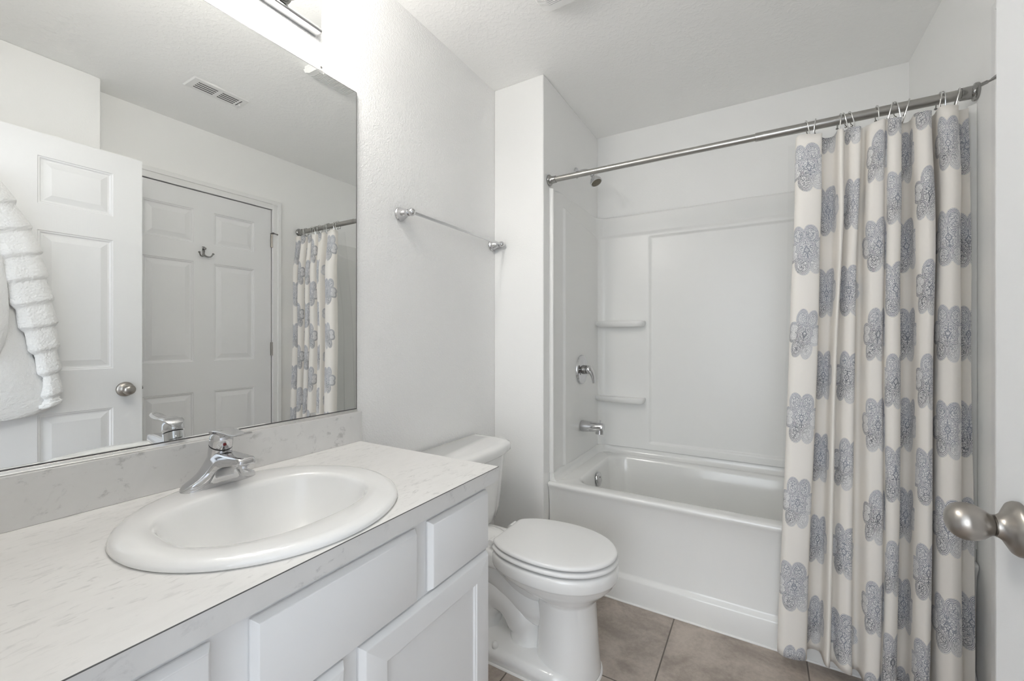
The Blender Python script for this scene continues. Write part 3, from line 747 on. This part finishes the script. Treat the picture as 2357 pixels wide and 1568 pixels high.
def shelf(x0, x1, z, s=1):
    """ledge moulded into the corner, its free end rounded"""
    bm = bmesh.new(); y0, y1 = BY - .012, BY - .102
    out = [(x0, y0), (x0, y1 + .01)] + [(x0 + .005, y1)] + [(x1 - .04 + .04 * math.sin(a), y1 + .04 - .04 * math.cos(a)) for a in [PI / 2 * k / 8 for k in range(9)]] + [(x1, y0)]
    if s < 0: out = [(2 * (SX + RX) / 2 - x, y) for x, y in out]
    cx = sum(p_[0] for p_ in out) / len(out); cy = sum(p_[1] for p_ in out) / len(out)
    def rg(zz, i): return [Vector((x + (cx - x) * i * .5, y + (cy - y) * i if y < y0 - .001 else y, zz)) for x, y in out]
    loft(bm, [rg(z - .030, .42), rg(z - .026, .22), rg(z - .018, .08), rg(z - .009, .01), rg(z - .002, .0), rg(z + .004, .03), rg(z + .006, .10), rg(z + .004, .2)])
    return bm
for z in (1.268, .812):
    new_obj('shelf', shelf(SX + .012, -.592, z), 'surround_acrylic', r, angle=180)
    new_obj('shelf', shelf(SX + .012, -.592, z, -1), 'surround_acrylic', r, angle=180)

# ------------------------------------------------------------------ shower fittings
PXS = SX + .0215
r = root('showerhead', (SX, 2.235, 2.10), 'small chrome shower head on an arm above the tub', 'shower head')
bm = bmesh.new(); lathe(bm, (SX, 2.235, 2.102), (1, 0, 0), [(0, .030), (.003, .030), (.008, .026), (.010, .016), (.011, .010)], 32); new_obj('flange', bm, 'chrome', r)
arm = catmull([(SX + .005, 2.235, 2.102), (SX + .040, 2.232, 2.106), (SX + .072, 2.230, 2.098), (SX + .096, 2.229, 2.072)], 6)
bm = bmesh.new(); tube(bm, arm, .0085, 16); new_obj('arm', bm, 'chrome', r)
hd = Vector((.46, -.10, -.88)).normalized(); hp = Vector((SX + .095, 2.229, 2.074))
bm = bmesh.new(); lathe(bm, hp, hd, [(-.006, .010), (0, .0125), (.008, .0125), (.012, .010), (.018, .0135), (.030, .0215), (.046, .0315), (.054, .0335), (.060, .0330), (.060, .028)], 32); hh = new_obj('spray_head', bm, 'chrome', r, angle=40)
bm = bmesh.new(); lathe(bm, hp + hd * .0575, hd, [(0, .0285), (.0035, .028), (.0045, .018), (.005, .0005)], 32)
_, hu, hw_ = frame(hd)
for rr, k in ((.0215, 12), (.012, 7)):
    for i in range(k):
        a = 2 * PI * i / k; lathe(bm, hp + hd * .060 + (hu * math.cos(a) + hw_ * math.sin(a)) * rr, hd, [(0, .0022), (.003, .0018)], 6)
new_obj('spray_face', bm, 'nozzle', hh, angle=40)

r = root('shower_valve', (PXS, 2.262, .993), 'round chrome shower valve with single lever on surround wall', 'shower valve')
vy, vz = 2.262, .9935
bm = bmesh.new(); lathe(bm, (PXS - .0005, vy, vz), (1, 0, 0), [(0, .083), (.003, .083), (.0075, .080), (.0095, .074), (.0085, .062), (.0095, .050), (.012, .044), (.013, .0300)], 48); new_obj('escutcheon', bm, 'chrome', r, angle=35)
bm = bmesh.new(); lathe(bm, (PXS + .010, vy, vz), (1, 0, 0), [(0, .026), (.022, .0245), (.023, .021), (.028, .021)], 32); new_obj('sleeve', bm, 'dark_chrome', r)
bm = bmesh.new(); lathe(bm, (PXS + .038, vy, vz), (1, 0, 0), [(0, .0245), (.010, .0245), (.018, .021), (.023, .013), (.025, .001)], 32)
cl = catmull([(PXS + .046, vy, vz), (PXS + .060, vy + .003, vz - .018), (PXS + .068, vy + .006, vz - .045), (PXS + .070, vy + .008, vz - .075)], 8); rings = []
for i, p_ in enumerate(cl):
    t = i / (len(cl) - 1); w = .0245 - .0105 * t; th = .0165 - .0105 * t
    d = (cl[min(i + 1, len(cl) - 1)] - cl[max(i - 1, 0)]).normalized(); nn = d.cross(Vector((0, 1, 0))).normalized()
    rings.append([p_ + Vector((0, 1, 0)) * w * math.cos(a) + nn * th * math.sin(a) for a in [2 * PI * k / 20 for k in range(20)]])
loft(bm, rings); new_obj('lever', bm, 'chrome', r, angle=50)

r = root('tub_spout', (PXS, 2.262, .675), 'chrome tub spout with diverter knob below the shower valve', 'tub spout')
sy, sz = 2.262, .675; rings = []; bm = bmesh.new()
for t, rr, dz in ((0, .031, 0), (.004, .032, 0), (.030, .0305, 0), (.070, .028, .0005), (.095, .0265, .001), (.112, .025, .0015), (.125, .0235, .002), (.1285, .0215, .003)):
    rings.append([Vector((PXS + t, sy + rr * math.sin(a), sz + dz + rr * math.cos(a))) for a in [2 * PI * k / 32 for k in range(32)]])
loft(bm, rings)
loft(bm, [[Vector((PXS + .1055 + .0228 * math.cos(a), sy + .0220 * math.sin(a), sz - .008 - h_)) for a in [2 * PI * k / 24 for k in range(24)]] for h_ in (0, .014, .0265)])
new_obj('spout_body', bm, 'chrome', r, angle=50)
bm = bmesh.new(); lathe(bm, (PXS + .108, sy, sz + .022), (0, 0, 1), [(0, .0035), (.012, .0035), (.013, .0065), (.017, .0065), (.0185, .004)], 16); new_obj('diverter_knob', bm, 'chrome', r)

# ------------------------------------------------------------------ curtain rod, hooks, curtain, liner
RY, RZ = 1.880, 1.946
r = root('curtain_rod', (-.16, RY, RZ), 'brushed steel shower curtain rod across the tub alcove', 'curtain rod')
bm = bmesh.new(); lathe(bm, (SX + .03, RY, RZ), (1, 0, 0), [(0, .0135), (.86, .0135)], 28); new_obj('inner_tube', bm, 'rod_steel', r)
bm = bmesh.new(); lathe(bm, (-.02, RY, RZ), (1, 0, 0), [(-.001, .0136), (0, .0160), (.575, .0160)], 28); new_obj('outer_tube', bm, 'rod_steel', r)
for x, s, rr in ((SX, 1, .0150), (RX, -1, .0175)):
    bm = bmesh.new(); lathe(bm, (x, RY, RZ), (s, 0, 0), [(0, .0265), (.004, .0275), (.008, .0265), (.010, .0215), (.013, .0195), (.020, rr + .0025), (.038, rr + .0015), (.039, rr)], 32); new_obj('end_flange', bm, 'dark_chrome', r, angle=40)

hook_x = [.1433, .168, .2383, .253, .2699, .3402, .3764, .3886, .4181, .4949, .5031, .5382]
tilt = [.010, -.006, -.006, .012, .014, .003, -.012, .012, -.013, -.007, .003, -.010]
hp0 = catmull([(0, .0170, -.0215), (0, .0205, -.006), (0, .0165, .0125), (0, 0, .0215), (0, -.0165, .0130), (0, -.0205, -.004), (0, -.0175, -.026), (0, -.0120, -.045), (0, -.0060, -.0565), (0, .0010, -.054)], 5)
bm = bmesh.new(); tube(bm, hp0, .0019, 8)
hook0 = new_obj('curtain_hook', bm, 'wire_steel')
bm = bmesh.new(); lathe(bm, (0, .0170, -.0265), (0, 0, 1), [(0, .001), (.002, .0042), (.005, .0042), (.007, .001)], 12)
ball0 = new_obj('ball_end', bm, 'dark_chrome', hook0)
ordn = ['first', 'second', 'third', 'fourth', 'fifth', 'sixth', 'seventh', 'eighth', 'ninth', 'tenth', 'eleventh', 'last']
for i, x in enumerate(hook_x):
    if i == 0: h, bl = hook0, ball0
    else:
        h = hook0.copy(); COL.objects.link(h); bl = ball0.copy(); COL.objects.link(bl); bl.parent = h
    h.location = (x, RY, RZ)
    h.rotation_euler = (0, math.atan2(-tilt[i], .055), [.05, -.1, .12, -.06, .02][i % 5])
    tag(h, 'steel curtain hook, %s along the rod counted from the shower head side' % ordn[i] if i < 11 else 'steel curtain hook nearest the right end of the rod', 'curtain hook', 'curtain hooks on the shower rod')

# plan of the folds at mid height: (x, y); ridges towards the room are at small y
YF, YB = 1.798, 1.872
plan = [(.087, 1.842), (.086, YF + .014), (.100, YF - .004), (.130, YF - .006), (.157, YF + .002), (.1635, YF + .016), (.1635, YB - .026), (.172, YB - .006), (.192, YB), (.206, YB - .010),
        (.2120, YF + .018), (.219, YF + .004), (.2265, YF + .012), (.2275, YB - .034), (.236, YB - .026), (.250, YF + .026), (.264, YF + .016), (.2755, YF + .022), (.2770, YB - .024), (.284, YB - .012),
        (.294, YB - .020), (.302, YF + .012), (.318, YF + .002), (.336, YF + .004), (.3440, YF + .020), (.3475, YF + .018), (.352, YF + .000), (.364, YF - .008), (.378, YF - .002), (.3850, YF + .016), (.3850, YB - .024), (.393, YB - .002), (.406, YB), (.416, YB - .014),
        (.4190, YF + .020), (.425, YF + .002), (.440, YF - .008), (.4535, YF + .000), (.4590, YF + .018), (.4590, YB - .022), (.466, YB - .004), (.473, YB - .018), (.4755, YF + .018), (.483, YF - .004), (.500, YF - .014), (.517, YF - .004), (.5235, YF + .014),
        (.5235, YB - .030), (.532, YB - .014), (.546, YB - .022), (.556, YB - .030)]
curve = catmull([(a, b2, 0) for a, b2 in plan], 6)
arc = [0.0]
for a, b2 in zip(curve[:-1], curve[1:]): arc.append(arc[-1] + (b2 - a).length)
# pattern columns sit on these x positions of the plan
def arc_at(x, lo=0): return min(((abs(c.x - x), arc[i]) for i, c in enumerate(curve) if i >= lo))[1]
cols = [arc_at(x) for x in (.124, .188, .256, .326, .371, .410, .446, .491, .552)]
CZT, CZB = 1.898, .050
rows = 72
def curtain_bm(curve, zt, zb, rows, amp=1.0):
    bm = bmesh.new(); uvl = bm.loops.layers.uv.new('cloth'); grid = []; U_ = []
    n = len(curve)
    for j in range(rows + 1):
        t = j / rows; rowv = []
        for i, c in enumerate(curve):
            f = i / (n - 1)
            top = 1 - sstep(0, .16, t)
            ym = 1.842
            k = .78 + .22 * (1 - top) + .10 * sstep(.5, 1, t)
            x = c.x + (.030 - .070 * t) * (1 - f) * .75 + .004 * math.sin(9 * f + 4 * t) * (1 - top)
            x += .0035 * math.sin(23 * f + 7.0 * t + 2 * math.sin(5 * t)) * sstep(.05, .3, t)
            y = ym + (c.y - ym) * k + .003 * math.sin(14 * f + 6 * t) + top * .012 - .012 * t
            z = zt + (zb - zt) * t
            y -= .014 * sstep(.35, .72, t)
            if z < .6: y = min(y, 1.8545)
            scal = .006 * math.cos(arc[i] * 2 * PI / .10) if amp else 0
            z -= (1 - t) * (.004 + scal * .6)
            z += t * t * (.010 * math.sin(9 * f) - .006 * f * amp)
            x = min(x, RX - .004)
            rowv.append(bm.verts.new((x, y, z)))
        grid.append(rowv)
    for j in range(rows):
        for i in range(n - 1):
            fc = bm.faces.new((grid[j][i], grid[j + 1][i], grid[j + 1][i + 1], grid[j][i + 1]))
            mid = (arc[i] + arc[i + 1]) / 2
            ci_ = min(range(len(cols)), key=lambda k: abs(cols[k] - mid))
            for lp, (jj, ii) in zip(fc.loops, ((j, i), (j + 1, i), (j + 1, i + 1), (j, i + 1))):
                lp[uvl].uv = (ci_ + max(-.49, min(.49, (arc[ii] - cols[ci_]) / PITCH)), zt + (zb - zt) * jj / rows)
    return bm
o = new_obj('shower_curtain', curtain_bm(curve, CZT, CZB, rows), 'curtain_cloth', angle=180, recalc=False)
md = o.modifiers.new('thick', 'SOLIDIFY'); md.thickness = .0012; md.offset = 0
tag(o, 'cream shower curtain printed with blue paisley medallions, drawn to the right', 'shower curtain')

lc = catmull([(.070 + .046 * i, 1.968 + (.012 if i % 2 else -.012) + .004 * math.sin(i * 2.3), 0) for i in range(11)], 6)
bm = bmesh.new(); grid = []
for j in range(41):
    t = j / 40
    grid.append([bm.verts.new((c.x + .016 * (1 - t) * (1 - i / (len(lc) - 1)) + .004 * math.sin(5 * t + i * .4), (1.890 if t < .02 else 1.890 + (c.y - 1.890) * sstep(-.1, .5, t)) + .004 * math.sin(8 * t + i * .35), 1.892 - t * 1.55)) for i, c in enumerate(lc)])
for j in range(40):
    for i in range(len(lc) - 1): bm.faces.new((grid[j][i], grid[j + 1][i], grid[j + 1][i + 1], grid[j][i + 1]))
o = new_obj('curtain_liner', bm, 'liner_vinyl', angle=180)
tag(o, 'clear vinyl curtain liner hanging inside the tub behind the printed curtain', 'curtain liner')

# ------------------------------------------------------------------ ceiling vent and exhaust fan
vx0, vx1, vy0, vy1 = .009, .137, .977, 1.235
r = root('ceiling_vent', ((vx0 + vx1) / 2, (vy0 + vy1) / 2, CZ), 'white rectangular air vent on the ceiling near the linen door', 'vent')
bm = bmesh.new()
def slots(y0, y1):
    out = []
    for k in range(4):
        x = vx0 + .027 + k * .0190; out.append((x, x + .0138, y0, y1))
    return out
sl = slots(vy0 + .032, (vy0 + vy1) / 2 - .010) + slots((vy0 + vy1) / 2 + .010, vy1 - .040)
xsx = sorted(set([vx0 + .006, vx1 - .006] + [v for s_ in sl for v in s_[:2]])); ysx = sorted(set([vy0 + .006, vy1 - .006] + [v for s_ in sl for v in s_[2:]]))
zf = CZ - .006
for i in range(len(xsx) - 1):
    for j in range(len(ysx) - 1):
        if any(abs(xsx[i] - s_[0]) < 1e-7 and abs(ysx[j] - s_[2]) < 1e-7 for s_ in sl): continue
        bm.faces.new([bm.verts.new((x, y, zf)) for x, y in ((xsx[i], ysx[j]), (xsx[i + 1], ysx[j]), (xsx[i + 1], ysx[j + 1]), (xsx[i], ysx[j + 1]))])
bmesh.ops.remove_doubles(bm, verts=bm.verts, dist=1e-6)
loft(bm, [[Vector((vx0, vy0, CZ - .0003)), Vector((vx1, vy0, CZ - .0003)), Vector((vx1, vy1, CZ - .0003)), Vector((vx0, vy1, CZ - .0003))], [Vector((vx0 + .006, vy0 + .006, zf)), Vector((vx1 - .006, vy0 + .006, zf)), Vector((vx1 - .006, vy1 - .006, zf)), Vector((vx0 + .006, vy1 - .006, zf))]], False, False)
new_obj('vent_frame', bm, 'plastic_white', r, smooth=False)
new_obj('duct_opening', boxes((vx0 + .022, vx1 - .022, vy0 + .024, vy1 - .020, zf + .0006, CZ - .0004)), 'dark_gap', r, smooth=False)
for s_ in sl:
    bm = bmesh.new(); x0, x1, y0, y1 = s_
    bm.faces.new([bm.verts.new(p_) for p_ in ((x0 + .0006, y0, zf - .0003), (x0 + .0006, y1, zf - .0003), (x0 + .0026, y1, zf - .0016), (x0 + .0026, y0, zf - .0016))])
    new_obj('louvre', bm, 'plastic_white', r, smooth=False)
new_obj('damper_lever', boxes(((vx0 + vx1) / 2 - .003, (vx0 + vx1) / 2 + .003, vy1 - .026, vy1 - .020, zf - .014, zf)), 'plastic_white', r)
new_obj('lever_slot', boxes((vx0 + .03, vx1 - .03, vy1 - .029, vy1 - .025, zf - .0004, zf + .001)), 'dark_gap', r, smooth=False)

fx0, fx1, fy0, fy1 = -.720, -.500, 1.205, 1.440
r = root('exhaust_fan', ((fx0 + fx1) / 2, (fy0 + fy1) / 2, CZ), 'white ribbed plastic exhaust fan cover on the ceiling', 'exhaust fan')
bm = bmesh.new()
loft(bm, [rrect(fx0 - .004, fx1 + .004, fy0, fy1, .02, CZ - .0003), rrect(fx0 - .004, fx1 + .004, fy0, fy1, .022, CZ - .010), rrect(fx0 + .004, fx1 - .004, fy0 + .008, fy1 - .008, .02, CZ - .014)])
for y0, y1 in ((fy0 + .001, fy0 + .024), (fy1 - .024, fy1 - .001)):
    loft(bm, [[Vector((x, y, z)) for x, z in ((fx0, CZ - .010), (fx0 + .012, CZ - .029), (fx0 + .045, CZ - .0405), (fx1 - .045, CZ - .0405), (fx1 - .012, CZ - .029), (fx1, CZ - .010))] for y in (y0, y1)])
cover = new_obj('fan_cover', bm, 'plastic_white', r, angle=30)
bm = bmesh.new()
loft(bm, [[Vector((x, y, z)) for x, z in ((fx0 + .003, CZ - .012), (fx0 + .015, CZ - .027), (fx0 + .046, CZ - .0375), (fx1 - .046, CZ - .0375), (fx1 - .015, CZ - .027), (fx1 - .003, CZ - .012))] for y in (fy0 + .02, fy1 - .02)])
new_obj('fan_housing', bm, 'dark_gap', r, smooth=False)
nrib = 26
for k in range(nrib):
    y = fy0 + .026 + (fy1 - fy0 - .052) * k / (nrib - 1)
    bm = bmesh.new()
    path = [(fx0 - .002, CZ - .008), (fx0 - .003, CZ - .014), (fx0 + .010, CZ - .029), (fx0 + .045, CZ - .041), (fx1 - .045, CZ - .041), (fx1 - .010, CZ - .029), (fx1 + .003, CZ - .014), (fx1 + .002, CZ - .008)]
    loft(bm, [[Vector((x, y - .0021, z)), Vector((x, y + .0021, z)), Vector((x, y + .0021, z + .006)), Vector((x, y - .0021, z + .006))] for x, z in path])
    new_obj('rib', bm, 'plastic_white', r, smooth=False)
